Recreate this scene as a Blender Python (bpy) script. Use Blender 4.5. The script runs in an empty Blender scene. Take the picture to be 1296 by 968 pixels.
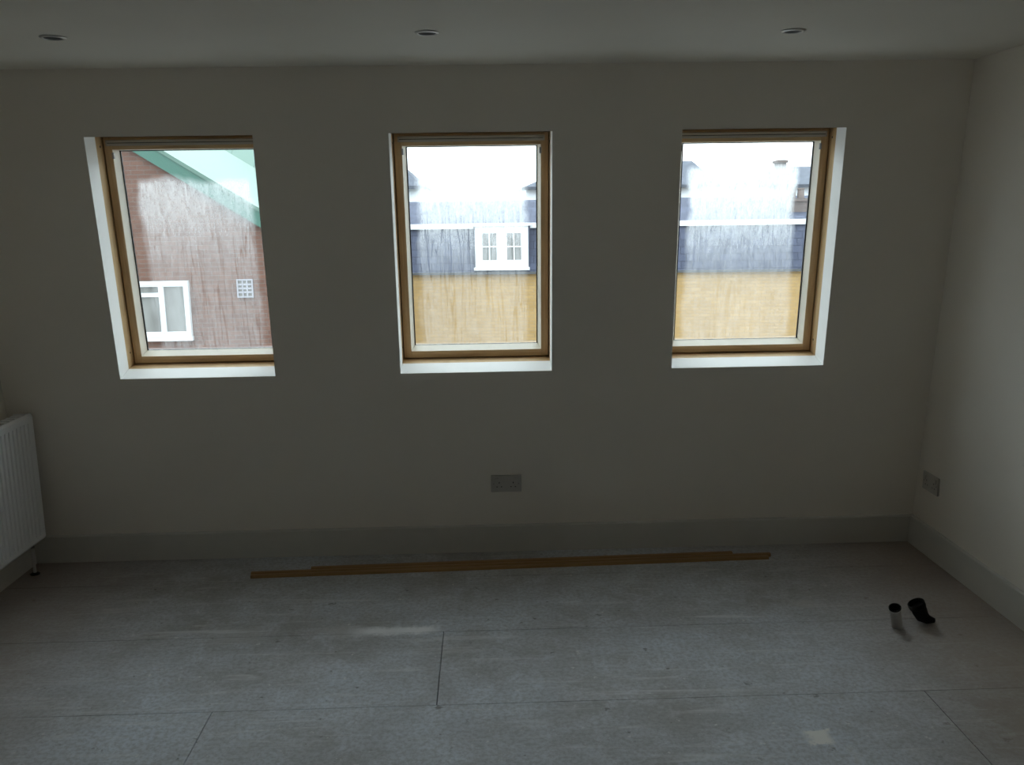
import bpy, bmesh, math, random
from mathutils import Vector, Matrix, Euler

# ------------------------------------------------------------------ camera, sky, exposure
scene = bpy.context.scene
col = scene.collection
random.seed(4)

F_PX, PITCH, YAW, ROLL, EYE = 1150.0, 0.1845, 0.0277, -0.0152, 1.6915
cam_data = bpy.data.cameras.new('camera')
cam_data.sensor_fit = 'HORIZONTAL'
cam_data.sensor_width = 36.0
cam_data.lens = 36.0 * F_PX / 1296.0
cam_data.clip_start = 0.02
cam_data.clip_end = 500
cam = bpy.data.objects.new('camera', cam_data)
col.objects.link(cam)
fwd = Vector((math.sin(YAW) * math.cos(PITCH), math.cos(YAW) * math.cos(PITCH), -math.sin(PITCH)))
rt = Vector((math.cos(YAW), -math.sin(YAW), 0))
up = rt.cross(fwd)
R2 = rt * math.cos(ROLL) + up * math.sin(ROLL)
U2 = up * math.cos(ROLL) - rt * math.sin(ROLL)
m3 = Matrix((R2, U2, -fwd)).transposed()
cam.matrix_world = Matrix.Translation((0, 0, EYE)) @ m3.to_4x4()
scene.camera = cam

SKY_STRENGTH = 1.0
world = bpy.data.worlds.new('overcast_sky')
scene.world = world
world.use_nodes = True
wn, wl = world.node_tree.nodes, world.node_tree.links
wn.clear()
w_out = wn.new('ShaderNodeOutputWorld')
w_bg = wn.new('ShaderNodeBackground')
w_tc = wn.new('ShaderNodeTexCoord')
w_sep = wn.new('ShaderNodeSeparateXYZ')
w_map = wn.new('ShaderNodeMapRange')       # overcast sky: zenith brighter than the horizon
w_map.inputs['From Min'].default_value = 0.0
w_map.inputs['From Max'].default_value = 1.0
w_map.inputs['To Min'].default_value = 0.6 * SKY_STRENGTH
w_map.inputs['To Max'].default_value = 1.8 * SKY_STRENGTH
wl.new(w_tc.outputs['Generated'], w_sep.inputs[0])
wl.new(w_sep.outputs['Z'], w_map.inputs['Value'])
wl.new(w_map.outputs[0], w_bg.inputs['Strength'])
w_bg.inputs['Color'].default_value = (0.84, 0.93, 1.0, 1)
wl.new(w_bg.outputs[0], w_out.inputs['Surface'])

vs = scene.view_settings
vs.view_transform = 'Standard'
vs.look = 'None'
vs.exposure = 2.35
vs.gamma = 1.0
vs.use_curve_mapping = False
scene.cycles.use_denoising = True
scene.cycles.max_bounces = 14
scene.cycles.diffuse_bounces = 8
scene.cycles.transparent_max_bounces = 24

# ------------------------------------------------------------------ room measures
D = 4.4                    # distance from camera to the foot of the leaning wall
T = 0.1293                 # lean of that wall
XL, XR = -2.285, 2.156
CEIL = 2.321
SKIRT = 0.149
YB = -1.3                  # wall behind the camera
VB, VT = 0.955, 2.060
WIN = [(-1.732, 0.728), (-0.4115, 0.721), (0.886, 0.735)]
DR = 0.115                 # depth of the plaster reveal
TAN = math.tan(T)

# ------------------------------------------------------------------ helpers
def link(o, parent=None):
    col.objects.link(o)
    if parent is not None:
        o.parent = parent
    return o

def tag(o, label=None, cat=None, group=None, kind=None):
    if label: o['label'] = label
    if cat: o['category'] = cat
    if group: o['group'] = group
    if kind: o['kind'] = kind
    return o

def empty(name, loc=(0, 0, 0), rot=(0, 0, 0)):
    o = bpy.data.objects.new(name, None)
    o.location = loc
    o.rotation_euler = rot
    o.empty_display_size = 0.1
    return link(o)

def box(bm, x0, x1, y0, y1, z0, z1, bevel=0.0):
    vs_ = [bm.verts.new(p) for p in ((x0, y0, z0), (x1, y0, z0), (x1, y1, z0), (x0, y1, z0),
                                     (x0, y0, z1), (x1, y0, z1), (x1, y1, z1), (x0, y1, z1))]
    fs = [bm.faces.new([vs_[i] for i in f]) for f in
          ((0, 3, 2, 1), (4, 5, 6, 7), (0, 1, 5, 4), (1, 2, 6, 5), (2, 3, 7, 6), (3, 0, 4, 7))]
    if bevel:
        es = list({e for f in fs for e in f.edges})
        bmesh.ops.bevel(bm, geom=es, offset=bevel, segments=2, affect='EDGES', profile=0.7)

def hexa(bm, pts):
    v = [bm.verts.new(p) for p in pts]
    for f in ((0, 3, 2, 1), (4, 5, 6, 7), (0, 1, 5, 4), (1, 2, 6, 5), (2, 3, 7, 6), (3, 0, 4, 7)):
        bm.faces.new([v[i] for i in f])

def prism(bm, poly, axis, a, b):
    """poly of 2-D points extruded along axis from a to b"""
    def p3(p, t):
        if axis == 'x': return (t, p[0], p[1])
        if axis == 'y': return (p[0], t, p[1])
        return (p[0], p[1], t)
    A = [bm.verts.new(p3(p, a)) for p in poly]
    B = [bm.verts.new(p3(p, b)) for p in poly]
    n = len(poly)
    bm.faces.new(A); bm.faces.new(B[::-1])
    for i in range(n):
        bm.faces.new((A[i], B[i], B[(i + 1) % n], A[(i + 1) % n]))

def lathe(bm, prof, seg=32, mat=None, closed=False):
    rings = []
    for r, z in prof:
        ring = []
        for k in range(seg):
            a = 2 * math.pi * k / seg
            p = Vector((r * math.cos(a), r * math.sin(a), z))
            ring.append(bm.verts.new(mat @ p if mat else p))
        rings.append(ring)
    n = len(rings)
    for i in range(n if closed else n - 1):
        A, B = rings[i], rings[(i + 1) % n]
        for k in range(seg):
            bm.faces.new((A[k], A[(k + 1) % seg], B[(k + 1) % seg], B[k]))
    return rings

def tube(bm, pts, radius, seg=12, caps=True):
    pts = [Vector(p) for p in pts]
    rings = []
    nrm = None
    for i, p in enumerate(pts):
        d = (pts[min(i + 1, len(pts) - 1)] - pts[max(i - 1, 0)]).normalized()
        if nrm is None:
            nrm = d.orthogonal().normalized()
        nrm = (nrm - d * nrm.dot(d)).normalized()
        b = d.cross(nrm)
        r = radius[i] if isinstance(radius, (list, tuple)) else radius
        rings.append([bm.verts.new(p + (nrm * math.cos(2 * math.pi * k / seg) + b * math.sin(2 * math.pi * k / seg)) * r)
                      for k in range(seg)])
    for A, B in zip(rings, rings[1:]):
        for k in range(seg):
            bm.faces.new((A[k], A[(k + 1) % seg], B[(k + 1) % seg], B[k]))
    if caps:
        bm.faces.new(rings[0][::-1]); bm.faces.new(rings[-1])

def finish(name, bm, mat, parent=None, smooth=False):
    bmesh.ops.recalc_face_normals(bm, faces=bm.faces)
    me = bpy.data.meshes.new(name)
    bm.to_mesh(me); bm.free()
    me.materials.append(mat)
    if smooth:
        for p in me.polygons: p.use_smooth = True
    return link(bpy.data.objects.new(name, me), parent)

def boxes(name, blist, mat, parent=None, bevel=0.0):
    bm = bmesh.new()
    for b in blist: box(bm, *b, bevel=bevel)
    return finish(name, bm, mat, parent)

# ------------------------------------------------------------------ materials
class NT:
    def __init__(self, name):
        self.m = bpy.data.materials.new(name)
        self.m.use_nodes = True
        self.n, self.l = self.m.node_tree.nodes, self.m.node_tree.links
        self.n.clear()
        self.out = self.n.new('ShaderNodeOutputMaterial')
    def set(self, sock, v):
        if isinstance(v, bpy.types.NodeSocket): self.l.new(v, sock)
        elif isinstance(v, (tuple, list)) and len(v) == 3 and sock.type == 'RGBA': sock.default_value = (*v, 1)
        else: sock.default_value = v
    def math(self, op, a, b=0.0, c=None, clamp=False):
        nd = self.n.new('ShaderNodeMath'); nd.operation = op; nd.use_clamp = clamp
        self.set(nd.inputs[0], a); self.set(nd.inputs[1], b)
        if c is not None: self.set(nd.inputs[2], c)
        return nd.outputs[0]
    def rng(self, v, a, b, c=0.0, d=1.0, smooth=False):
        nd = self.n.new('ShaderNodeMapRange')
        if smooth: nd.interpolation_type = 'SMOOTHSTEP'
        self.set(nd.inputs[0], v)
        for i, x in zip((1, 2, 3, 4), (a, b, c, d)): self.set(nd.inputs[i], x)
        return nd.outputs[0]
    def coord(self, kind='Object', scale=(1, 1, 1), loc=(0, 0, 0)):
        tc = self.n.new('ShaderNodeTexCoord')
        mp = self.n.new('ShaderNodeMapping')
        mp.inputs['Scale'].default_value = scale
        mp.inputs['Location'].default_value = loc
        self.l.new(tc.outputs[kind], mp.inputs[0])
        return mp.outputs[0]
    def pos(self, scale=(1, 1, 1)):
        g = self.n.new('ShaderNodeNewGeometry')
        mp = self.n.new('ShaderNodeMapping')
        mp.inputs['Scale'].default_value = scale
        self.l.new(g.outputs['Position'], mp.inputs[0])
        return mp.outputs[0]
    def noise(self, vec, scale=5, detail=3, rough=0.5, dist=0.0):
        nd = self.n.new('ShaderNodeTexNoise')
        self.l.new(vec, nd.inputs['Vector'])
        nd.inputs['Scale'].default_value = scale
        nd.inputs['Detail'].default_value = detail
        nd.inputs['Roughness'].default_value = rough
        nd.inputs['Distortion'].default_value = dist
        return nd.outputs[0]
    def mix(self, f, a, b):
        nd = self.n.new('ShaderNodeMix'); nd.data_type = 'RGBA'
        self.set(nd.inputs[0], f); self.set(nd.inputs[6], a); self.set(nd.inputs[7], b)
        return nd.outputs[2]
    def sep(self, v):
        nd = self.n.new('ShaderNodeSeparateXYZ'); self.l.new(v, nd.inputs[0]); return nd.outputs
    def bump(self, h, strength=0.2, dist=0.01):
        nd = self.n.new('ShaderNodeBump')
        nd.inputs['Strength'].default_value = strength
        nd.inputs['Distance'].default_value = dist
        self.l.new(h, nd.inputs['Height'])
        return nd.outputs[0]
    def principled(self, color, rough=0.6, metal=0.0, normal=None, spec=0.5):
        p = self.n.new('ShaderNodeBsdfPrincipled')
        self.set(p.inputs['Base Color'], color)
        self.set(p.inputs['Roughness'], rough)
        p.inputs['Metallic'].default_value = metal
        p.inputs['Specular IOR Level'].default_value = spec
        if normal is not None: self.l.new(normal, p.inputs['Normal'])
        self.l.new(p.outputs[0], self.out.inputs['Surface'])
        return self.m

def mat_plain(name, c, rough=0.6, metal=0.0, var=0.06, scale=8.0, spec=0.5):
    t = NT(name)
    n = t.noise(t.coord(), scale, 4)
    lo = tuple(x * (1 - var) for x in c); hi = tuple(min(1, x * (1 + var)) for x in c)
    return t.principled(t.mix(n, lo, hi), rough, metal, spec=spec)

def mat_plaster(name, c, var=0.04):
    t = NT(name)
    v = t.pos()
    n = t.noise(v, 1.7, 4, 0.6)
    f = t.noise(v, 160, 2)
    lo = tuple(x * (1 - var) for x in c); hi = tuple(min(1, x * (1 + var)) for x in c)
    return t.principled(t.mix(n, lo, hi), 0.75, normal=t.bump(f, 0.08, 0.002), spec=0.25)

def mat_wood(name, dark, light, axis='x', rough=0.5):
    t = NT(name)
    s = {'x': (2.2, 45, 45), 'z': (45, 45, 2.2), 'y': (45, 2.2, 45)}[axis]
    v = t.coord('Object', s)
    n = t.noise(v, 1.0, 6, 0.6, 0.6)
    n2 = t.noise(v, 4.0, 3, 0.5)
    f = t.math('MULTIPLY_ADD', n2, 0.3, t.math('MULTIPLY', n, 0.75))
    k = t.noise(t.coord('Object', (7, 7, 7)), 1.0, 2)
    c = t.mix(t.rng(f, 0.3, 0.75), light, dark)
    c = t.mix(t.rng(k, 0.74, 0.8), c, tuple(x * 0.5 for x in dark))
    return t.principled(c, rough, normal=t.bump(f, 0.12, 0.003), spec=0.4)

def mat_brick(name, c1, c2, mortar, rz=0.0):
    t = NT(name)
    v = t.coord('Object')
    s = t.sep(v)
    cb = t.n.new('ShaderNodeCombineXYZ')
    t.set(cb.inputs[0], t.math('ADD', s[0], s[1])); t.set(cb.inputs[1], s[2])
    b = t.n.new('ShaderNodeTexBrick')
    t.l.new(cb.outputs[0], b.inputs['Vector'])
    b.inputs['Scale'].default_value = 1.0
    b.inputs['Brick Width'].default_value = 0.225
    b.inputs['Row Height'].default_value = 0.075
    b.inputs['Mortar Size'].default_value = 0.006
    b.inputs['Mortar Smooth'].default_value = 0.3
    t.set(b.inputs['Color1'], c1); t.set(b.inputs['Color2'], c2); t.set(b.inputs['Mortar'], mortar)
    n = t.noise(v, 1.1, 5, 0.65)
    c = t.mix(t.rng(n, 0.3, 0.75, 0.0, 0.35), b.outputs[0], tuple(x * 0.55 for x in c1))
    return t.principled(c, 0.85, normal=t.bump(t.math('SUBTRACT', 1.0, b.outputs[1]), 0.5, 0.01), spec=0.2)

def mat_slate(name, c):
    t = NT(name)
    v = t.coord('Object')
    s = t.sep(v)
    cb = t.n.new('ShaderNodeCombineXYZ')
    t.set(cb.inputs[0], s[0]); t.set(cb.inputs[1], t.math('ADD', s[2], t.math('MULTIPLY', s[1], 0.6)))
    b = t.n.new('ShaderNodeTexBrick')
    t.l.new(cb.outputs[0], b.inputs['Vector'])
    b.inputs['Scale'].default_value = 1.0
    b.inputs['Brick Width'].default_value = 0.25
    b.inputs['Row Height'].default_value = 0.2
    b.inputs['Mortar Size'].default_value = 0.006
    t.set(b.inputs['Color1'], c); t.set(b.inputs['Color2'], tuple(x * 1.35 for x in c))
    t.set(b.inputs['Mortar'], tuple(x * 0.45 for x in c))
    return t.principled(b.outputs[0], 0.85, normal=t.bump(t.math('SUBTRACT', 1.0, b.outputs[1]), 0.4, 0.01), spec=0.08)

M = {}
M['wall'] = mat_plaster('cream_wall_paint', (0.84, 0.79, 0.715))
M['reveal'] = mat_plaster('skylit_reveal_paint', (0.93, 0.93, 0.91), 0.02)  # whiter than the wall cream, to paint sky brightness onto the reveals
M['ceiling'] = mat_plaster('white_ceiling_paint', (0.79, 0.76, 0.69))
M['skirting'] = mat_plain('grey_white_primed_skirting', (0.64, 0.62, 0.57), 0.55, var=0.05)
M['wood_h'] = mat_wood('pine_varnish_horizontal', (0.48, 0.30, 0.14), (0.72, 0.52, 0.29), 'x')
M['wood_v'] = mat_wood('pine_varnish_vertical', (0.48, 0.30, 0.14), (0.72, 0.52, 0.29), 'z')
M['strip'] = mat_wood('raw_softwood_strip', (0.28, 0.15, 0.055), (0.46, 0.27, 0.11), 'x', 0.6)
M['bead'] = mat_plain('pale_glazing_bead', (0.93, 0.87, 0.75), 0.5, var=0.03)
M['vent'] = mat_plain('grey_beige_ventilation_flap', (0.40, 0.37, 0.31), 0.5)
M['rubber'] = mat_plain('dark_rubber', (0.03, 0.03, 0.03), 0.6)
M['metal'] = mat_plain('dull_grey_metal', (0.35, 0.34, 0.33), 0.4, 0.8)
M['alu'] = mat_plain('grey_cladding', (0.22, 0.22, 0.22), 0.45, 0.3)
M['white_plastic'] = mat_plain('white_socket_plastic', (0.52, 0.50, 0.46), 0.35, var=0.03)
M['dark'] = mat_plain('dark_slot', (0.015, 0.015, 0.015), 0.7)
M['radiator'] = mat_plain('white_enamel', (0.90, 0.90, 0.91), 0.42, var=0.02, spec=1.0)
M['chrome'] = mat_plain('brushed_nickel', (0.55, 0.54, 0.52), 0.3, 0.9)
M['pipe'] = mat_plain('pale_grey_pipe_plastic', (0.46, 0.45, 0.42), 0.45)
M['black_plastic'] = mat_plain('black_pipe_plastic', (0.010, 0.009, 0.008), 0.75, spec=0.2)
M['copper'] = mat_plain('painted_pipe', (0.6, 0.58, 0.55), 0.4)
M['upvc'] = mat_plain('white_upvc', (0.42, 0.43, 0.43), 0.4, var=0.03)
M['red_brick'] = mat_brick('brown_red_brick', (0.085, 0.043, 0.031), (0.108, 0.057, 0.041), (0.10, 0.083, 0.073))
M['yellow_brick'] = mat_brick('yellow_stock_brick', (0.245, 0.155, 0.06), (0.28, 0.183, 0.077), (0.205, 0.155, 0.09))
M['dark_brick'] = mat_brick('dark_brick', (0.10, 0.08, 0.075), (0.13, 0.10, 0.09), (0.12, 0.11, 0.10))
M['slate'] = mat_slate('blue_grey_slate', (0.036, 0.040, 0.058))
M['slate_far'] = mat_slate('grey_slate', (0.05, 0.055, 0.068))
M['render'] = mat_plain('white_render', (0.55, 0.57, 0.60), 0.8, var=0.04, scale=1.0)
M['green'] = mat_plain('green_painted_board', (0.012, 0.062, 0.042), 0.5)
M['mint'] = mat_plain('pale_mint_roof_sheet', (0.048, 0.092, 0.070), 0.6, var=0.03, scale=1.0)
M['vent_grey'] = mat_plain('pale_lilac_vent', (0.17, 0.165, 0.18), 0.6)
M['curtain'] = mat_plain('net_curtain', (0.45, 0.45, 0.42), 0.9, var=0.25, scale=6)
M['room_dark'] = mat_plain('dim_room_behind_glass', (0.10, 0.09, 0.08), 0.9, var=0.3, scale=3)
M['asphalt'] = mat_plain('wet_asphalt', (0.12, 0.12, 0.125), 0.5, var=0.2, scale=1.5)
M['underfloor'] = mat_plain('dark_joint', (0.03, 0.028, 0.025), 0.9)

def mat_glass(name):
    t = NT(name)
    tr = t.n.new('ShaderNodeBsdfTransparent'); tr.inputs[0].default_value = (0.96, 0.985, 0.975, 1)
    gl = t.n.new('ShaderNodeBsdfGlossy'); gl.inputs['Roughness'].default_value = 0.02
    fr = t.n.new('ShaderNodeFresnel'); fr.inputs[0].default_value = 1.35
    mx = t.n.new('ShaderNodeMixShader')
    t.l.new(t.math('MULTIPLY', fr.outputs[0], 0.6), mx.inputs[0]); t.l.new(tr.outputs[0], mx.inputs[1]); t.l.new(gl.outputs[0], mx.inputs[2])
    t.l.new(mx.outputs[0], t.out.inputs['Surface'])
    return t.m
M['glass'] = mat_glass('clear_glass')

def mat_house_glass(name):
    t = NT(name)
    return t.principled(t.mix(t.noise(t.coord('Object', (5, 5, 2)), 1.0, 3), (0.04, 0.035, 0.03), (0.16, 0.16, 0.15)), 0.12, spec=0.5)
M['house_glass'] = mat_house_glass('house_window_glass')

def mat_condensation(name, w, h, top_clear, side, seed, dens_top, dens_bot, runs=0.85):
    """breath of condensation on the inner face: scattering water film, clear towards the pane's edges, run through by drips"""
    t = NT(name)
    v = t.coord('Object')
    s = t.sep(v)
    warp = t.math('MULTIPLY', t.math('SUBTRACT', t.noise(t.coord('Object', (1, 1, 1), (seed, 0, 0)), 5, 2), 0.5), 0.08)
    x = t.math('ADD', s[0], warp); z = t.math('ADD', s[2], warp)
    mx = t.math('MINIMUM', t.rng(x, side[0], side[0] + 0.045, smooth=True), t.rng(x, w - side[1], w - side[1] - 0.045, smooth=True))
    mz = t.rng(z, h - top_clear, h - top_clear - 0.05, smooth=True)
    mask = t.math('MULTIPLY', mx, mz)
    mask = t.math('MAXIMUM', mask, 0.05)
    dens = t.rng(s[2], 0.36 * h, 0.84 * h, dens_bot, dens_top, True)
    streak = t.noise(t.coord('Object', (45, 1, 11), (seed * 3, 0, 0)), 1.0, 4, 0.65, 0.8)
    fine = t.noise(t.coord('Object', (160, 1, 70), (seed, 0, 0)), 1.0, 3, 0.7)
    tex = t.math('ADD', t.rng(streak, 0.28, 0.72, 0.62, 1.22), t.rng(fine, 0.3, 0.7, -0.24, 0.24))
    # running drips: narrow, long, slightly wavy clear lines
    d1 = t.noise(t.coord('Object', (34, 1, 1.3), (seed * 5, 0, 0)), 1.0, 2, 0.5, 0.5)
    drip = t.rng(t.math('ABSOLUTE', t.math('SUBTRACT', d1, 0.5)), 0.0, 0.028, runs, 0.0)
    lower = t.rng(s[2], 0.75 * h, 0.55 * h, 0.0, 1.0, True)
    keep = t.math('SUBTRACT', 1.0, t.math('MULTIPLY', drip, lower))
    foot = t.rng(s[2], 0.030, 0.010, 0.0, 0.3, True)
    fac = t.math('MULTIPLY', t.math('MULTIPLY', mask, dens), t.math('MULTIPLY', tex, keep))
    fac = t.math('MAXIMUM', fac, foot)
    fac = t.math('MINIMUM', t.math('MAXIMUM', fac, 0.0), 0.92)
    tr = t.n.new('ShaderNodeBsdfTransparent')
    tl = t.n.new('ShaderNodeBsdfTranslucent'); tl.inputs[0].default_value = (0.93, 0.95, 0.97, 1)
    m = t.n.new('ShaderNodeMixShader')
    t.l.new(fac, m.inputs[0]); t.l.new(tr.outputs[0], m.inputs[1]); t.l.new(tl.outputs[0], m.inputs[2])
    t.l.new(m.outputs[0], t.out.inputs['Surface'])
    return t.m

def mat_floor():
    t = NT('dusty_grey_chipboard')
    v = t.pos()
    s = t.sep(v)
    big = t.noise(v, 1.3, 5, 0.6)
    mid = t.noise(v, 7, 5, 0.65, 0.5)
    fine = t.noise(v, 60, 4, 0.7)
    c = t.mix(t.rng(big, 0.35, 0.65), (0.40, 0.385, 0.37), (0.60, 0.635, 0.69))
    c = t.mix(t.rng(mid, 0.45, 0.68, 0.0, 0.6), c, (0.68, 0.71, 0.76))
    c = t.mix(t.rng(fine, 0.42, 0.62, 0.0, 0.5), c, (0.30, 0.285, 0.27))
    scr = t.noise(t.pos((2.0, 22, 1)), 1.0, 5, 0.7, 0.8)
    c = t.mix(t.rng(scr, 0.56, 0.70, 0.0, 0.55), c, (0.74, 0.74, 0.74))
    spk = t.noise(v, 26, 4, 0.7)
    c = t.mix(t.rng(spk, 0.64, 0.69, 0.0, 0.7), c, (0.76, 0.75, 0.73))
    spd = t.noise(t.pos((1, 1, 1)), 19, 3, 0.6)
    c = t.mix(t.rng(spd, 0.33, 0.28, 0.0, 0.6), c, (0.12, 0.10, 0.085))
    wob = t.math('MULTIPLY', t.math('SUBTRACT', t.noise(v, 22, 5, 0.75), 0.5), 0.09)
    def smear(x0, x1, y0, y1, soft, amount, cc):
        nonlocal c
        px = t.math('ADD', s[0], wob); py = t.math('ADD', s[1], wob)
        a = t.math('MINIMUM', t.rng(px, x0, x0 + soft * 3, smooth=True), t.rng(px, x1, x1 - soft * 3, smooth=True))
        b = t.math('MINIMUM', t.rng(py, y0, y0 + soft, smooth=True), t.rng(py, y1, y1 - soft, smooth=True))
        c = t.mix(t.math('MULTIPLY', t.math('MULTIPLY', a, b), amount), c, cc)
    # wiped filler along a board joint, plaster drops and dust
    smear(-0.62, -0.16, 3.465, 3.575, 0.045, 1.0, (0.95, 0.95, 0.96))
    smear(-0.80, -0.30, 3.45, 3.60, 0.05, 0.30, (0.75, 0.75, 0.75))
    smear(-1.25, -0.85, 3.42, 3.62, 0.06, 0.25, (0.7, 0.7, 0.69))
    smear(1.00, 1.11, 2.62, 2.71, 0.012, 1.0, (0.80, 0.78, 0.74))
    smear(1.10, 1.16, 2.50, 2.62, 0.02, 0.6, (0.70, 0.68, 0.64))
    smear(1.30, 1.36, 2.50, 2.60, 0.02, 0.4, (0.66, 0.64, 0.60))
    smear(1.26, 1.46, 3.62, 3.72, 0.03, 0.35, (0.66, 0.64, 0.60))
    # floor colour turns browner and darker towards the two side walls
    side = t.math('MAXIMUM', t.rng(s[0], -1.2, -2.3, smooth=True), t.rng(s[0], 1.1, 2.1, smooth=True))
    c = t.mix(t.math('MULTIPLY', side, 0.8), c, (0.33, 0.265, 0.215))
    rough = t.rng(mid, 0.3, 0.7, 0.62, 0.8)
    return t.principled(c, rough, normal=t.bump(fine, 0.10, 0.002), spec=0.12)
M['floor'] = mat_floor()

# ------------------------------------------------------------------ the room
floor = boxes('floor', [(XL - 0.3, XR + 0.3, YB - 0.2, D + 0.5, -0.2, -0.018)], M['underfloor'])
tag(floor, 'bare grey dusty floor of chipboard boards', kind='structure')
rows = [(4.07, 4.40, [0.75]), (3.50, 4.07, []), (2.93, 3.50, [-0.2]), (2.36, 2.93, [-0.98, 1.53]),
        (1.79, 2.36, [0.1]), (1.22, 1.79, [-1.1, 1.4]), (0.65, 1.22, [0.3]), (0.08, 0.65, [-0.8, 1.6]),
        (-0.49, 0.08, [0.0]), (YB, -0.49, [-1.2, 1.2])]
for y0, y1, joints in rows:
    xs = [XL] + joints + [XR]
    for a, b in zip(xs, xs[1:]):
        g = 0.0006 if y0 > 3.4 else 0.0016
        bm = bmesh.new()
        box(bm, a + g, b - g, y0 + 0.0014, y1 - 0.0014, -0.018, 0.0)
        finish('floor_board', bm, M['floor'], floor)

ceiling = boxes('ceiling', [(XL - 0.3, XR + 0.3, YB - 0.2, D + 0.3, CEIL, CEIL + 0.2)], M['ceiling'])
tag(ceiling, 'flat cream painted ceiling', kind='structure')
tag(boxes('wall_left', [(XL - 0.2, XL - 0.004, YB - 0.2, D + 0.5, -0.02, CEIL + 0.02)], M['wall']), 'plain cream left side wall', kind='structure')
tag(boxes('wall_right', [(XR + 0.004, XR + 0.2, YB - 0.2, D + 0.5, -0.02, CEIL + 0.02)], M['wall']), 'plain cream right side wall', kind='structure')
tag(boxes('wall_front', [(XL - 0.2, XR + 0.2, YB - 0.2, YB, -0.02, CEIL + 0.02)], M['wall']), 'plain cream wall behind the viewer', kind='structure')

def pierced(name, mat, wa, wb, xa, xb, va, vb_, grow, sloping_sill):
    """wall slab between depths wa and wb with the three window openings (local x, w, v)"""
    xs = [xa]
    for x0, ww in WIN: xs += [x0 - grow, x0 + ww + grow]
    xs.append(xb)
    vv = [va, VB - grow, VT + grow, vb_]
    bm = bmesh.new()
    vert = {}
    def V(i, j, k):
        if (i, j, k) not in vert:
            w = (wa, wb)[k]
            v = vv[j]
            if j == 1 and sloping_sill: v += w * TAN
            vert[(i, j, k)] = bm.verts.new((xs[i], w, v))
        return vert[(i, j, k)]
    def solid(i, j):
        return 0 <= i < len(xs) - 1 and 0 <= j < 3 and not (j == 1 and i % 2 == 1)
    for i in range(len(xs) - 1):
        for j in range(3):
            if not solid(i, j): continue
            bm.faces.new((V(i, j, 0), V(i + 1, j, 0), V(i + 1, j + 1, 0), V(i, j + 1, 0)))
            bm.faces.new((V(i, j, 1), V(i, j + 1, 1), V(i + 1, j + 1, 1), V(i + 1, j, 1)))
            if not solid(i - 1, j): bm.faces.new((V(i, j, 0), V(i, j + 1, 0), V(i, j + 1, 1), V(i, j, 1)))
            if not solid(i + 1, j): bm.faces.new((V(i + 1, j, 0), V(i + 1, j, 1), V(i + 1, j + 1, 1), V(i + 1, j + 1, 0)))
            if not solid(i, j - 1): bm.faces.new((V(i, j, 0), V(i, j, 1), V(i + 1, j, 1), V(i + 1, j, 0)))
            if not solid(i, j + 1): bm.faces.new((V(i, j + 1, 0), V(i + 1, j + 1, 0), V(i + 1, j + 1, 1), V(i, j + 1, 1)))
    o = finish(name, bm, mat)
    if sloping_sill:                       # window returns get a lightened wall paint, skylight put into the colour
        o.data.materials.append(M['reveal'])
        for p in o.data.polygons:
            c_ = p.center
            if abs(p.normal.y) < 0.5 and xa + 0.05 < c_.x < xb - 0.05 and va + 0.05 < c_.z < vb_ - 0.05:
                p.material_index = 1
    o.location = (0, D, 0); o.rotation_euler = (T, 0, 0)
    return o
VTOP = CEIL / math.cos(T)
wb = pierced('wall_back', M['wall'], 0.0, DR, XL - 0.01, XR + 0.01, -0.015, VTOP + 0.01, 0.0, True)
tag(wb, 'cream sloping attic wall with three window openings', kind='structure')
wo = pierced('wall_outer', M['slate'], DR, 0.262, XL - 0.3, XR + 0.3, -0.3, VTOP + 0.3, 0.045, False)
tag(wo, 'slate covered outside of the sloping wall', kind='structure')

# skirting boards with a small bevelled top
def skirt_poly(t): return [(0, 0.0), (t, 0.0), (t, SKIRT), (0.004, SKIRT), (0, SKIRT - 0.005)]
bm = bmesh.new()
prism(bm, [(-0.016 + p[0], p[1]) for p in skirt_poly(0.016)], 'x', XL, XR)
o = finish('baseboard_back', bm, M['skirting'])
o.location = (0, D, 0); o.rotation_euler = (T, 0, 0)
tag(o, 'pale grey skirting board under the windows', kind='structure')
bm = bmesh.new()
prism(bm, [(XR - 0.012 + p[0], p[1]) for p in skirt_poly(0.016)], 'y', YB, D - 0.02)
tag(finish('baseboard_right', bm, M['skirting']), 'pale grey skirting board along the right wall', kind='structure')
bm = bmesh.new()
prism(bm, [(XL + 0.012 - p[0], p[1]) for p in skirt_poly(0.016)], 'y', YB, D - 0.02)
tag(finish('baseboard_left', bm, M['skirting']), 'pale grey skirting board along the left wall', kind='structure')

# ------------------------------------------------------------------ roof windows
WH = VT - VB
def ring(name_h, name_v, a, x0, x1, z0, z1, t, parent, mh, mv, bevel=0.0):
    """four bars of width t inside x0..x1, z0..z1, depth range a; uprights run full height"""
    out = []
    for nm, b, m_ in ((name_v, (x0, x0 + t[0], a[0], a[1], z0, z1), mv), (name_v, (x1 - t[0], x1, a[0], a[1], z0, z1), mv),
                      (name_h, (x0 + t[0], x1 - t[0], a[0], a[1], z0, z0 + t[1]), mh),
                      (name_h, (x0 + t[0], x1 - t[0], a[0], a[1], z1 - t[2], z1), mh)):
        out.append(boxes(nm, [b], m_, parent, bevel))
    return out

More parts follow.
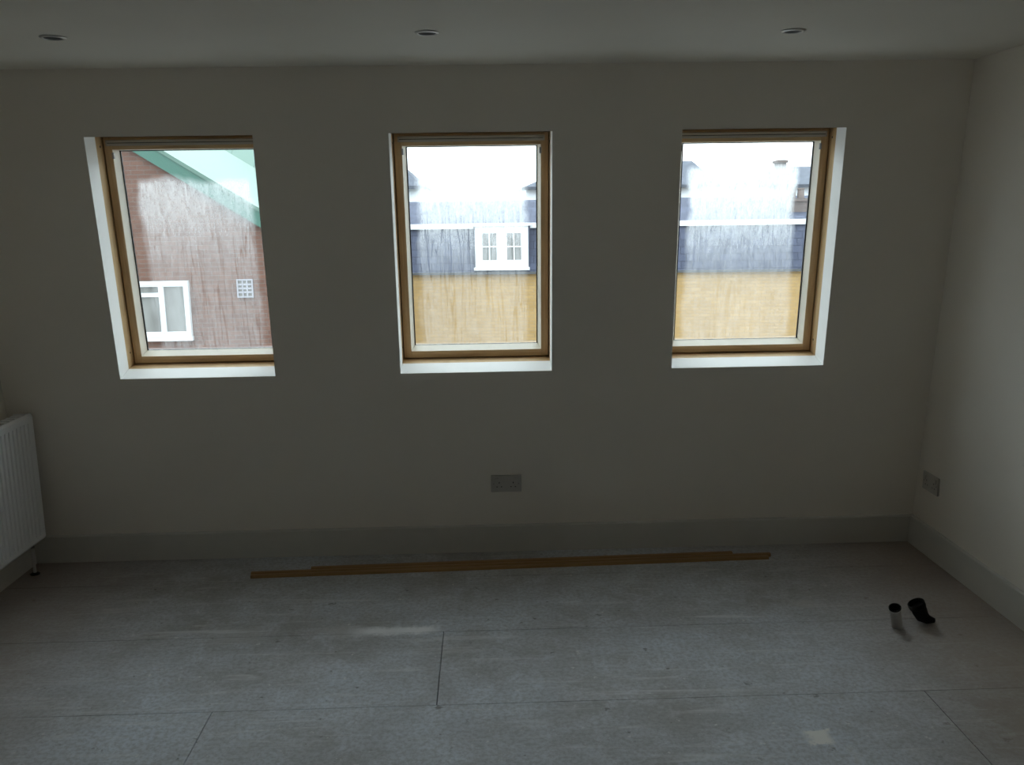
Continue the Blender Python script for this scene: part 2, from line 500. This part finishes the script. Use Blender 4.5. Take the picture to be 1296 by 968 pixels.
win_labels = ['left pine roof window looking onto a brown brick gable', 'middle pine roof window with a dormer seen through it',
              'right pine roof window misted with condensation']
film = [dict(top_clear=0.12, side=(0.05, 0.03), dens_top=0.36, dens_bot=0.13, runs=0.7),
        dict(top_clear=0.07, side=(0.030, 0.040), dens_top=0.62, dens_bot=0.13, runs=0.8),
        dict(top_clear=0.09, side=(0.030, 0.050), dens_top=0.68, dens_bot=0.16, runs=0.35)]
for k, (x0, ww) in enumerate(WIN):
    base = Matrix.Rotation(T, 4, 'X') @ Vector((x0, 0, VB))
    root = empty('window_%d' % (k + 1), (base.x, base.y + D, base.z), (T, 0, 0))
    tag(root, win_labels[k], kind='structure')
    zs = 0.0148                               # sill of the reveal has risen this much at the frame
    f0, f1 = DR + 0.001, 0.188
    e = 0.040
    # outer frame, its inside flush with the plaster reveal
    for nm, b, m_ in (('frame_jamb', (-e, -0.001, f0, 0.256, -e, WH + e), 'wood_v'), ('frame_jamb', (ww + 0.001, ww + e, f0, 0.256, -e, WH + e), 'wood_v'),
                      ('frame_sill', (-0.001, ww + 0.001, f0, 0.256, -e, zs), 'wood_h'), ('frame_head', (-0.001, ww + 0.001, f0, 0.256, WH - 0.004, WH + e), 'wood_h')):
        boxes(nm, [b], M[m_], root, 0.002)
    # opening sash
    s0, s1 = 0.190, 0.250
    sx0, sx1, sz0, sz1 = 0.004, ww - 0.004, zs + 0.006, WH - 0.010
    tv, tb, tt = 0.036, 0.034, 0.056
    ring('sash_rail', 'sash_stile', (s0, s1), sx0, sx1, sz0, sz1, (tv, tb, tt), root, M['wood_h'], M['wood_v'], 0.003)
    # ventilation flap bar across the head
    bar = boxes('ventilation_bar', [(0.022, ww - 0.022, 0.166, 0.1885, sz1 - 0.038, sz1 - 0.012)], M['vent'], root, 0.004)
    boxes('bar_groove', [(0.03, ww - 0.03, 0.1655, 0.167, sz1 - 0.0265, sz1 - 0.0235)], M['dark'], bar)
    # glazing beads, chamfered towards the glass
    gx0, gx1, gz0, gz1 = sx0 + tv, sx1 - tv, sz0 + tb, sz1 - tt
    c = 0.014
    bm = bmesh.new(); prism(bm, [(gx0, s0 + 0.003), (gx0 + c, s1 - 0.012), (gx0, s1 - 0.012)], 'z', gz0, gz1); finish('glazing_bead', bm, M['bead'], root)
    bm = bmesh.new(); prism(bm, [(gx1, s0 + 0.003), (gx1 - c, s1 - 0.012), (gx1, s1 - 0.012)], 'z', gz0, gz1); finish('glazing_bead', bm, M['bead'], root)
    bm = bmesh.new(); prism(bm, [(s0 + 0.003, gz0), (s1 - 0.012, gz0 + c + 0.004), (s1 - 0.012, gz0)], 'x', gx0, gx1); finish('glazing_bead', bm, M['bead'], root)
    bm = bmesh.new(); prism(bm, [(s0 + 0.003, gz1), (s1 - 0.012, gz1 - 0.006), (s1 - 0.012, gz1)], 'x', gx0, gx1); finish('glazing_bead', bm, M['bead'], root)
    # dark spacer round the glass
    g0, g1 = s1 - 0.0115, s1 - 0.004
    for b in ((gx0, gx0 + c + 0.005, g0, g1, gz0, gz1), (gx1 - c - 0.005, gx1, g0, g1, gz0, gz1),
              (gx0, gx1, g0, g1, gz0, gz0 + c + 0.005), (gx0, gx1, g0, g1, gz1 - 0.010, gz1)):
        boxes('glass_spacer', [b], M['rubber'], root)
    # corner catches at the top of the sash
    for xx in (gx0 - 0.004, gx1 - 0.006):
        boxes('corner_catch', [(xx, xx + 0.010, s0 - 0.004, s0 + 0.006, gz1 - 0.040, gz1 - 0.012)], M['metal'], root, 0.002)
    # fixing screws in the jambs
    for xx in (0.0, ww):
        for zz in (0.085, WH - 0.05):
            bm = bmesh.new()
            bmesh.ops.create_circle(bm, cap_ends=True, radius=0.005, segments=12, matrix=Matrix.Translation((xx + (0.0005 if xx == 0 else -0.0005), 0.158, zz)) @ Matrix.Rotation(math.pi / 2, 4, 'Y'))
            r = bmesh.ops.extrude_face_region(bm, geom=list(bm.faces))
            bmesh.ops.translate(bm, verts=[v for v in r['geom'] if isinstance(v, bmesh.types.BMVert)], vec=((0.001 if xx == 0 else -0.001), 0, 0))
            finish('screw_head', bm, M['rubber'], root)
    # sealed glass unit and the water film breathed on its inner face
    px0, px1, pz0, pz1 = gx0 + 0.004, gx1 - 0.004, gz0 + 0.004, gz1 - 0.002
    pane = boxes('glass_pane', [(px0, px1, s1 - 0.0035, s1 + 0.008, pz0, pz1)], M['glass'], root)
    fo = dict(film[k]); so = fo.pop('side')
    fm = mat_condensation('condensation_%d' % k, px1 - px0, pz1 - pz0, fo['top_clear'], so, 3.7 * k + 1.3, fo['dens_top'], fo['dens_bot'], fo['runs'])
    bm = bmesh.new()
    nx, nz = 6, 8
    W_, H_ = px1 - px0, pz1 - pz0
    gv = [[bm.verts.new((W_ * i / nx, 0, H_ * j / nz)) for i in range(nx + 1)] for j in range(nz + 1)]
    for j in range(nz):
        for i in range(nx):
            bm.faces.new((gv[j][i], gv[j][i + 1], gv[j + 1][i + 1], gv[j + 1][i]))
    fl = finish('condensation', bm, fm, pane)
    fl.location = (px0, s1 - 0.0042, pz0)
    fl['label'] = 'misty condensation with drips on the glass'
    # outside cladding round the sash, closing the gap
    ring('cladding', 'cladding', (0.2595, 0.285), -e - 0.02, ww + e + 0.02, -e - 0.02, WH + e + 0.02, (e + 0.045, e + 0.06, e + 0.075), root, M['alu'], M['alu'])

# ------------------------------------------------------------------ radiator on the left wall
RX0, RX1 = XL + 0.035, -2.160          # back and front faces
RY0, RY1 = 3.03, 4.276
RZ0, RZ1 = 0.170, 0.792
rad = empty('radiator', (RX0, (RY0 + RY1) / 2, RZ0))
tag(rad, 'white fluted panel radiator on the left wall', 'radiator')
def rp(name, bm, mat, smooth=False, parent=None):
    for v in bm.verts: v.co -= Vector((RX0, (RY0 + RY1) / 2, RZ0))
    return finish(name, bm, mat, parent or rad, smooth)
# fluted front panel: a profile along Y, lofted through heights with plain margins at top and bottom
bm = bmesh.new()
n = 34; flute = (RY1 - RY0 - 0.05) / n
ys = [RY0]
prof = [(RY0, 0.0), (RY0 + 0.02, 0.0)]
for i in range(n):
    a = RY0 + 0.025 + i * flute
    prof += [(a + flute * 0.02, 0.0), (a + flute * 0.16, 1.0), (a + flute * 0.34, 1.0), (a + flute * 0.5, 0.0)]
prof += [(RY1 - 0.02, 0.0), (RY1, 0.0)]
levels = [(RZ0, 0.0, 0.010), (RZ0 + 0.012, 0.0, 0.0), (RZ0 + 0.030, 0.0, 0.0), (RZ0 + 0.048, 1.0, 0.0), (RZ1 - 0.056, 1.0, 0.0), (RZ1 - 0.038, 0.0, 0.0), (RZ1 - 0.012, 0.0, 0.0), (RZ1, 0.0, 0.010)]
grid = [[bm.verts.new((RX1 - back - d * 0.018 * amt, y, z)) for (y, d) in prof] for (z, amt, back) in levels]
for A, B in zip(grid, grid[1:]):
    for i in range(len(prof) - 1):
        bm.faces.new((A[i], A[i + 1], B[i + 1], B[i]))
r = bmesh.ops.extrude_face_region(bm, geom=list(bm.faces))
bmesh.ops.translate(bm, verts=[v for v in r['geom'] if isinstance(v, bmesh.types.BMVert)], vec=(-0.008, 0, 0))
rp('front_panel', bm, M['radiator'])
bm = bmesh.new(); box(bm, RX0 + 0.004, RX0 + 0.016, RY0 + 0.01, RY1 - 0.01, RZ0 + 0.005, RZ1 - 0.01, 0.002); rp('rear_panel', bm, M['radiator'])
for y0, y1 in ((RY0 - 0.001, RY0 + 0.006), (RY1 - 0.006, RY1 + 0.001)):
    bm = bmesh.new(); box(bm, RX0 + 0.002, RX1 - 0.006, y0, y1, RZ0 + 0.012, RZ1 - 0.002, 0.002); rp('side_cover', bm, M['radiator'])
for i in range(26):
    a = RY0 + 0.012 + i * (RY1 - RY0 - 0.03) / 26
    bm = bmesh.new(); box(bm, RX0 + 0.016, RX1 - 0.012, a, a + 0.030, RZ1 - 0.006, RZ1 - 0.002); rp('grille_slat', bm, M['radiator'])
for y in (RY0 + 0.05, (RY0 + RY1) / 2, RY1 - 0.05):
    bm = bmesh.new(); box(bm, RX0 + 0.03, RX1 - 0.02, y - 0.002, y + 0.002, RZ0 + 0.03, RZ1 - 0.012); rp('convector_fin', bm, M['metal'])
for y in (RY0 + 0.2, RY1 - 0.2):
    bm = bmesh.new(); box(bm, XL - 0.003, RX0 + 0.006, y - 0.02, y + 0.02, RZ0 + 0.08, RZ1 - 0.08); rp('wall_bracket', bm, M['metal'])
vy = RY1 - 0.035
bm = bmesh.new(); tube(bm, [(-2.215, vy, RZ0 + 0.03), (-2.215, vy, RZ0 - 0.035)], 0.011, 16); valve = rp('valve', bm, M['metal'], True)
bm = bmesh.new(); tube(bm, [(-2.215, vy, RZ0 - 0.03), (-2.215, vy, 0.0)], 0.0075, 14); rp('supply_pipe', bm, M['copper'], True)
bm = bmesh.new(); lathe(bm, [(0.0005, 0.0), (0.022, 0.0), (0.022, 0.004), (0.010, 0.010), (0.0005, 0.010)], 20, Matrix.Translation((-2.215, vy, 0.0))); rp('pipe_collar', bm, M['rubber'], True)

# ------------------------------------------------------------------ sockets
def socket(name, label, loc, rot, w, gangs):
    root = empty(name, loc, rot); tag(root, label, 'socket')
    h = 0.088; d = 0.010
    boxes('face_plate', [(-w / 2, w / 2, -d, 0.0, -h / 2, h / 2)], M['white_plastic'], root, 0.003)
    for g in range(gangs):
        cx = (g - (gangs - 1) / 2) * w * 0.46
        sw = boxes('switch', [(cx + (-0.006 if gangs == 1 else (0.006 if g else -0.022)), cx + (0.006 if gangs == 1 else (0.022 if g else -0.006)), -d - 0.004, -d + 0.001, 0.010, 0.030)], M['white_plastic'], root, 0.0015)
        for (ax, az, bw, bh) in ((0, 0.006, 0.004, 0.008), (-0.011, -0.016, 0.0065, 0.004), (0.011, -0.016, 0.0065, 0.004)):
            boxes('pin_slot', [(cx + ax - bw / 2, cx + ax + bw / 2, -d - 0.0006, -d + 0.002, az - bh / 2, az + bh / 2)], M['dark'], root)
    for xx in (-w * 0.41, w * 0.41):
        bm = bmesh.new()
        lathe(bm, [(0.0003, 0.0012), (0.0028, 0.0012), (0.0034, 0.0)], 14, Matrix.Translation((xx, -d, 0)) @ Matrix.Rotation(math.pi / 2, 4, 'X'))
        finish('screw', bm, M['metal'], root)
    return root
c = Matrix.Rotation(T, 4, 'X') @ Vector((0.084, 0, 0.375))
socket('double_socket', 'double wall socket below the middle window', (c.x, c.y + D - 0.0005, c.z), (T, 0, 0), 0.150, 2)
socket('double_socket', 'wall socket on the right wall near the corner', (XR + 0.0035, 4.205, 0.364), (0, 0, -math.pi / 2), 0.150, 2)

# ------------------------------------------------------------------ recessed ceiling downlights
dl = [(-1.497, 3.40, 'recessed ceiling downlight nearest the left wall'), (-0.187, 3.38, 'recessed ceiling downlight above the middle window'),
      (1.125, 3.41, 'recessed ceiling downlight nearest the right wall')]
proto = None
for x, y, lab in dl:
    if proto is None:
        proto = empty('ceiling_downlight', (x, y, CEIL))
        bm = bmesh.new()
        lathe(bm, [(0.030, -0.0005), (0.045, -0.0005), (0.044, -0.003), (0.040, -0.0055), (0.034, -0.006), (0.031, -0.004)], 40, closed=True)
        finish('bezel', bm, M['chrome'], proto, True)
        bm = bmesh.new()
        lathe(bm, [(0.0004, -0.0012), (0.024, -0.0012), (0.0315, -0.004), (0.0315, -0.0005), (0.0004, -0.0005)], 32)
        lamp = finish('lamp_glass', bm, M['dark'], proto, True)
        parts = list(proto.children)
        root = proto
    else:
        root = link(proto.copy()); root.location = (x, y, CEIL)
        for p in parts:
            q = link(p.copy(), root)
    tag(root, lab, 'downlight', 'downlights in a row on the ceiling')

# ------------------------------------------------------------------ timber strips on the floor
def strip(label, p0, p1, w, h, z=0.0, lip=0.006):
    p0, p1 = Vector((*p0, z)), Vector((*p1, z))
    L = (p1 - p0).length
    bm = bmesh.new()
    poly = [(0, 0), (w, 0), (w, h), (lip, h), (lip * 0.35, h - lip * 0.3), (0, h - lip)]
    prism(bm, poly, 'x', -L / 2, L / 2)
    o = finish('timber_strip', bm, M['strip'])
    o.location = (p0 + p1) / 2
    o.rotation_euler = (0, 0, math.atan2(p1.y - p0.y, p1.x - p0.x))
    tag(o, label, 'timber strip', 'long timber strips lying below the windows')
strip('frontmost long brown timber strip lying on the floor', (-1.145, 4.115), (1.366, 4.190), 0.022, 0.014)
strip('middle one of the three long timber strips on the floor', (-1.150, 4.1455), (1.385, 4.2215), 0.020, 0.016)
strip('rearmost timber strip on the floor, starting further from the radiator', (-0.87, 4.1805), (1.20, 4.2425), 0.020, 0.020)

# ------------------------------------------------------------------ pipes sticking out of the floor near the right wall
stub = empty('pipe_stub', (1.655, 3.42, 0.0)); tag(stub, 'short pale pipe stub with an open dark end standing on the floor', 'pipe')
mt = Matrix.Rotation(math.radians(-16), 4, 'Y') @ Matrix.Rotation(math.radians(16), 4, 'X')
bm = bmesh.new()
lathe(bm, [(0.021, -0.01), (0.021, 0.092), (0.0235, 0.094), (0.0235, 0.114), (0.0205, 0.114), (0.0190, 0.08), (0.0190, -0.01)], 28, mt)
for v in bm.verts: v.co.z = max(v.co.z, 0.0)
finish('pipe_wall', bm, M['pipe'], stub, True)
bm = bmesh.new()
lathe(bm, [(0.0004, 0.060), (0.0176, 0.060), (0.0196, 0.1135), (0.0226, 0.1150), (0.0239, 0.1140), (0.0239, 0.1080), (0.0236, 0.1080)], 28, mt)
finish('dark_lining', bm, M['black_plastic'], stub, True)

elb = empty('pipe_elbow', (1.752, 3.45, 0.0)); tag(elb, 'black plastic pipe elbow with a wide mouth beside the pale pipe stub', 'pipe')
bm = bmesh.new()
path = [Vector((0.070, 0.0, 0.014)), Vector((0.042, 0.0, 0.020)), Vector((0.020, 0.0, 0.034)), Vector((0.008, 0.0, 0.055)), Vector((-0.002, 0.0, 0.078))]
tube(bm, path, [0.010, 0.019, 0.027, 0.030, 0.030], 22)
for v in bm.verts: v.co.z = max(v.co.z, 0.0)
finish('elbow_body', bm, M['black_plastic'], elb, True)
me_ = Matrix.Translation((-0.002, 0.0, 0.074)) @ Matrix.Rotation(math.radians(-26), 4, 'Y')
bm = bmesh.new(); lathe(bm, [(0.029, 0.0), (0.034, 0.002), (0.034, 0.022), (0.030, 0.022), (0.028, 0.004)], 26, me_, closed=True)
finish('socket_collar', bm, M['black_plastic'], elb, True)

# ------------------------------------------------------------------ outside
GZ = -6.2
gr = boxes('ground', [(-60, 60, 5.5, 90, GZ - 0.3, GZ)], M['asphalt']); tag(gr, 'wet street far below the windows', kind='structure')

def part(root, name, bl, mat, parent=None, bevel=0.0):
    """boxes given in the root's own coordinates"""
    return boxes(name, bl, mat, parent or root, bevel)

def house_window(root, x0, x1, z0, z1, y, lights, wf=0.055, s=0.045):
    """white casement window in a wall facing -y; lights: list of (xa, xb, vertical bars, horizontal bars as fractions)"""
    wn_ = part(root, 'window', [(x0, x1, y - 0.05, y + 0.05, z0, z0 + wf), (x0, x1, y - 0.05, y + 0.05, z1 - wf, z1),
                               (x0, x0 + wf, y - 0.05, y + 0.05, z0 + wf, z1 - wf), (x1 - wf, x1, y - 0.05, y + 0.05, z0 + wf, z1 - wf)], M['upvc'])
    for xa, xb, vb_, hb in lights:
        a, b = xa, xb
        part(root, 'pane', [(a, b, y + 0.0, y + 0.02, z0 + wf, z1 - wf)], M['house_glass'], wn_)
        part(root, 'casement', [(a, b, y - 0.035, y + 0.0, z0 + wf, z0 + wf + s), (a, b, y - 0.035, y + 0.0, z1 - wf - s, z1 - wf),
                                (a, a + s, y - 0.035, y + 0.0, z0 + wf + s, z1 - wf - s), (b - s, b, y - 0.035, y + 0.0, z0 + wf + s, z1 - wf - s)], M['upvc'], wn_)
        for fx in vb_:
            xx = a + (b - a) * fx
            part(root, 'glazing_bar', [(xx - 0.014, xx + 0.014, y - 0.03, y - 0.001, z0 + wf + s, z1 - wf - s)], M['upvc'], wn_)
        for fz, th in hb:
            zz = z0 + (z1 - z0) * fz
            part(root, 'glazing_bar', [(a + s, b - s, y - 0.032, y - 0.001, zz - th, zz + th)], M['upvc'], wn_)
    return wn_

# --- brown brick house, gable end towards us
gh = empty('gable_house', (-6.2, 16.0, GZ))
tag(gh, 'brown brick house with green gable boards outside the left window', 'house')
ex, ez = 2.75, 1.53 - GZ          # right eave, relative to the root
ax, az = -1.2, 4.02 - GZ          # apex
lx, lz = -5.15, 1.53 - GZ
bm = bmesh.new()
prism(bm, [(lx + 0.15, 0), (ex - 0.15, 0), (ex - 0.15, ez - 0.02), (ax, az - 0.15), (lx + 0.15, lz - 0.02)], 'y', 0.0, 6.0)
finish('wall', bm, M['red_brick'], gh)
def verge(xa, za, xb, zb):
    bm = bmesh.new()
    hexa(bm, [(xa, -0.10, za - 0.26), (xb, -0.10, zb - 0.26), (xb, -0.02, zb - 0.26), (xa, -0.02, za - 0.26),
              (xa, -0.10, za + 0.04), (xb, -0.10, zb + 0.04), (xb, -0.02, zb + 0.04), (xa, -0.02, za + 0.04)])
    finish('barge_board', bm, M['green'], gh)
    bm = bmesh.new()
    hexa(bm, [(xa, -0.12, za + 0.0), (xb, -0.12, zb + 0.0), (xb, 6.2, zb + 0.0), (xa, 6.2, za + 0.0),
              (xa, -0.12, za + 0.07), (xb, -0.12, zb + 0.07), (xb, 6.2, zb + 0.07), (xa, 6.2, za + 0.07)])
    finish('roof', bm, M['mint'], gh)
verge(ax, az, ex + 0.1, ez - 0.06)
verge(ax, az, lx - 0.1, lz - 0.06)
house_window(gh, 0.02, 1.06, -0.35 - GZ, 0.62 - GZ, -0.05,
             [(0.075, 0.575, [], [(0.76, 0.035)]), (0.605, 1.005, [], [])], wf=0.062, s=0.03)
part(gh, 'mullion', [(0.56, 0.62, -0.10, -0.02, -0.28 - GZ, 0.55 - GZ)], M['upvc'])
part(gh, 'window_sill', [(0.0, 1.07, -0.09, 0.0, -0.42 - GZ, -0.35 - GZ)], M['upvc'])
vt = part(gh, 'wall_vent', [(1.88, 2.16, -0.03, 0.0, 0.31 - GZ, 0.335 - GZ), (1.88, 2.16, -0.03, 0.0, 0.605 - GZ, 0.63 - GZ),
                            (1.88, 1.905, -0.03, 0.0, 0.335 - GZ, 0.605 - GZ), (2.135, 2.16, -0.03, 0.0, 0.335 - GZ, 0.605 - GZ)], M['vent_grey'])
part(gh, 'vent_back', [(1.905, 2.135, -0.008, 0.0, 0.335 - GZ, 0.605 - GZ)], M['room_dark'], vt)
for i in range(1, 4):
    zz = 0.335 + 0.27 * i / 4 - GZ
    part(gh, 'vent_slat', [(1.905, 2.135, -0.028, -0.008, zz - 0.016, zz + 0.016)], M['vent_grey'], vt)
for i in range(1, 3):
    xx = 1.905 + 0.23 * i / 3
    part(gh, 'vent_bar', [(xx - 0.012, xx + 0.012, -0.029, -0.008, 0.335 - GZ, 0.605 - GZ)], M['vent_grey'], vt)

# --- building with a pale mint roof behind it
mh = empty('mint_roof_building', (-8.0, 23.0, GZ)); tag(mh, 'building with pale mint green roof behind the brown gable', 'building')
part(mh, 'wall', [(-6, 3.9, 0.0, 8.0, 0.0, 1.2 - GZ)], M['render'])
for xa, xb in [(-6.2 + i * 0.68, -6.2 + (i + 1) * 0.68 - 0.006) for i in range(15)]:
    bm = bmesh.new()
    prism(bm, [(-0.4, 1.0 - GZ), (4.0, 4.9 - GZ), (8.4, 1.0 - GZ), (8.4, 0.9 - GZ), (4.0, 4.78 - GZ), (-0.4, 0.9 - GZ)], 'x', xa, xb)
    finish('roof_sheet', bm, M['mint'], mh)

# --- yellow brick terrace with a slate mansard opposite
te = empty('brick_terrace', (0.0, 21.2, GZ), (0, 0, math.radians(-6)))
tag(te, 'yellow brick terrace with blue grey slate mansard across the street', 'house')
TL, TR = -3.4, 16.0
zb = 0.33 - GZ                     # head of the brick wall
part(te, 'wall', [(TL, TR, 0.0, 7.0, 0.0, zb)], M['yellow_brick'])
part(te, 'gutter', [(TL, TR, -0.10, 0.02, zb - 0.03, zb + 0.02)], M['rubber'])
bm = bmesh.new(); prism(bm, [(0.0, zb), (0.42, 1.36 - GZ), (6.6, 1.36 - GZ), (7.0, zb)], 'x', TL, TR); finish('slate_slope', bm, M['slate'], te)
part(te, 'fascia', [(TL - 0.05, TR, 0.34, 0.44, 1.34 - GZ, 1.46 - GZ)], M['upvc'])
bm = bmesh.new(); prism(bm, [(0.40, 1.46 - GZ), (3.4, 2.02 - GZ), (6.6, 1.46 - GZ), (6.6, 1.30 - GZ), (0.40, 1.30 - GZ)], 'x', TL, TR); finish('upper_roof', bm, M['slate'], te)
# dormer
dx0, dx1 = -0.22, 1.01
part(te, 'dormer_cheek', [(dx0 - 0.03, dx0, 0.05, 0.9, 0.44 - GZ, 1.42 - GZ)], M['slate'])
part(te, 'dormer_cheek', [(dx1, dx1 + 0.03, 0.05, 0.9, 0.44 - GZ, 1.42 - GZ)], M['slate'])
part(te, 'dormer_roof', [(dx0 - 0.05, dx1 + 0.05, -0.02, 1.2, 1.40 - GZ, 1.45 - GZ)], M['upvc'])
part(te, 'dormer_sill', [(dx0 - 0.03, dx1 + 0.03, -0.03, 0.3, 0.39 - GZ, 0.455 - GZ)], M['upvc'])
house_window(te, dx0, dx1, 0.455 - GZ, 1.40 - GZ, 0.08,
             [(dx0 + 0.12, dx0 + 0.54, [0.5], [(0.5, 0.014)]), (dx1 - 0.54, dx1 - 0.12, [0.5], [(0.5, 0.014)])], wf=0.12)
part(te, 'dormer_mullion', [(dx0 + 0.54, dx1 - 0.54, 0.02, 0.14, 0.57 - GZ, 1.28 - GZ)], M['upvc'])
part(te, 'dormer_back', [(dx0, dx1, 0.12, 0.14, 0.455 - GZ, 1.40 - GZ)], M['room_dark'])
# chimney
ch = part(te, 'chimney', [(7.15, 7.55, 1.2, 1.8, 1.3 - GZ, 1.86 - GZ), (7.11, 7.59, 1.16, 1.84, 1.86 - GZ, 1.93 - GZ)], M['dark_brick'])
for xx in (7.25, 7.45):
    bm = bmesh.new(); lathe(bm, [(0.09, 1.93 - GZ), (0.075, 2.12 - GZ), (0.085, 2.14 - GZ), (0.085, 2.17 - GZ), (0.0005, 2.17 - GZ)], 14, Matrix.Translation((xx, 1.5, 0)))
    finish('chimney_pot', bm, M['dark_brick'], ch)

# --- houses further off, white walls and dark hipped roofs against the sky
def far_house(label, x0, x1, eave, ridge, rx0, rx1, chim=None):
    cx = (x0 + x1) / 2
    root = empty('far_house', (cx, 36.0, GZ)); tag(root, label, 'house', 'far houses beyond the terrace')
    part(root, 'wall', [(x0 - cx + 0.15, x1 - cx - 0.15, 0.0, 7.0, 0.0, eave - GZ)], M['render'])
    bm = bmesh.new()
    e_, r_ = eave - GZ, ridge - GZ
    v = [bm.verts.new(p) for p in ((x0 - cx, -0.25, e_), (x1 - cx, -0.25, e_), (x1 - cx, 7.25, e_), (x0 - cx, 7.25, e_), (rx0 - cx, 3.5, r_), (rx1 - cx, 3.5, r_))]
    for f in ((0, 1, 5, 4), (1, 2, 5), (2, 3, 4, 5), (3, 0, 4), (3, 2, 1, 0)): bm.faces.new([v[i] for i in f])
    finish('roof', bm, M['slate_far'], root)
    part(root, 'eaves_board', [(x0 - cx, x1 - cx, -0.3, -0.24, e_ - 0.10, e_ + 0.02)], M['slate_far'])
    if chim:
        a, b, t_ = chim
        part(root, 'chimney', [(a - cx, b - cx, 3.0, 3.7, e_, t_ - GZ), (a - cx - 0.06, b - cx + 0.06, 2.94, 3.76, t_ - GZ - 0.12, t_ - GZ - 0.02)], M['dark_brick'])
far_house('far white house with dark roof, left edge of the middle window', -8.6, -2.3, 2.75, 4.6, -6.6, -4.4)
far_house('far white house with dark roof between the middle and right windows', 1.5, 9.2, 2.65, 3.75, 4.2, 8.9)
far_house('far white house with chimney and dark roof, right side of the right window', 11.0, 18.0, 2.60, 3.45, 12.6, 15.8, (12.50, 12.80, 3.72))
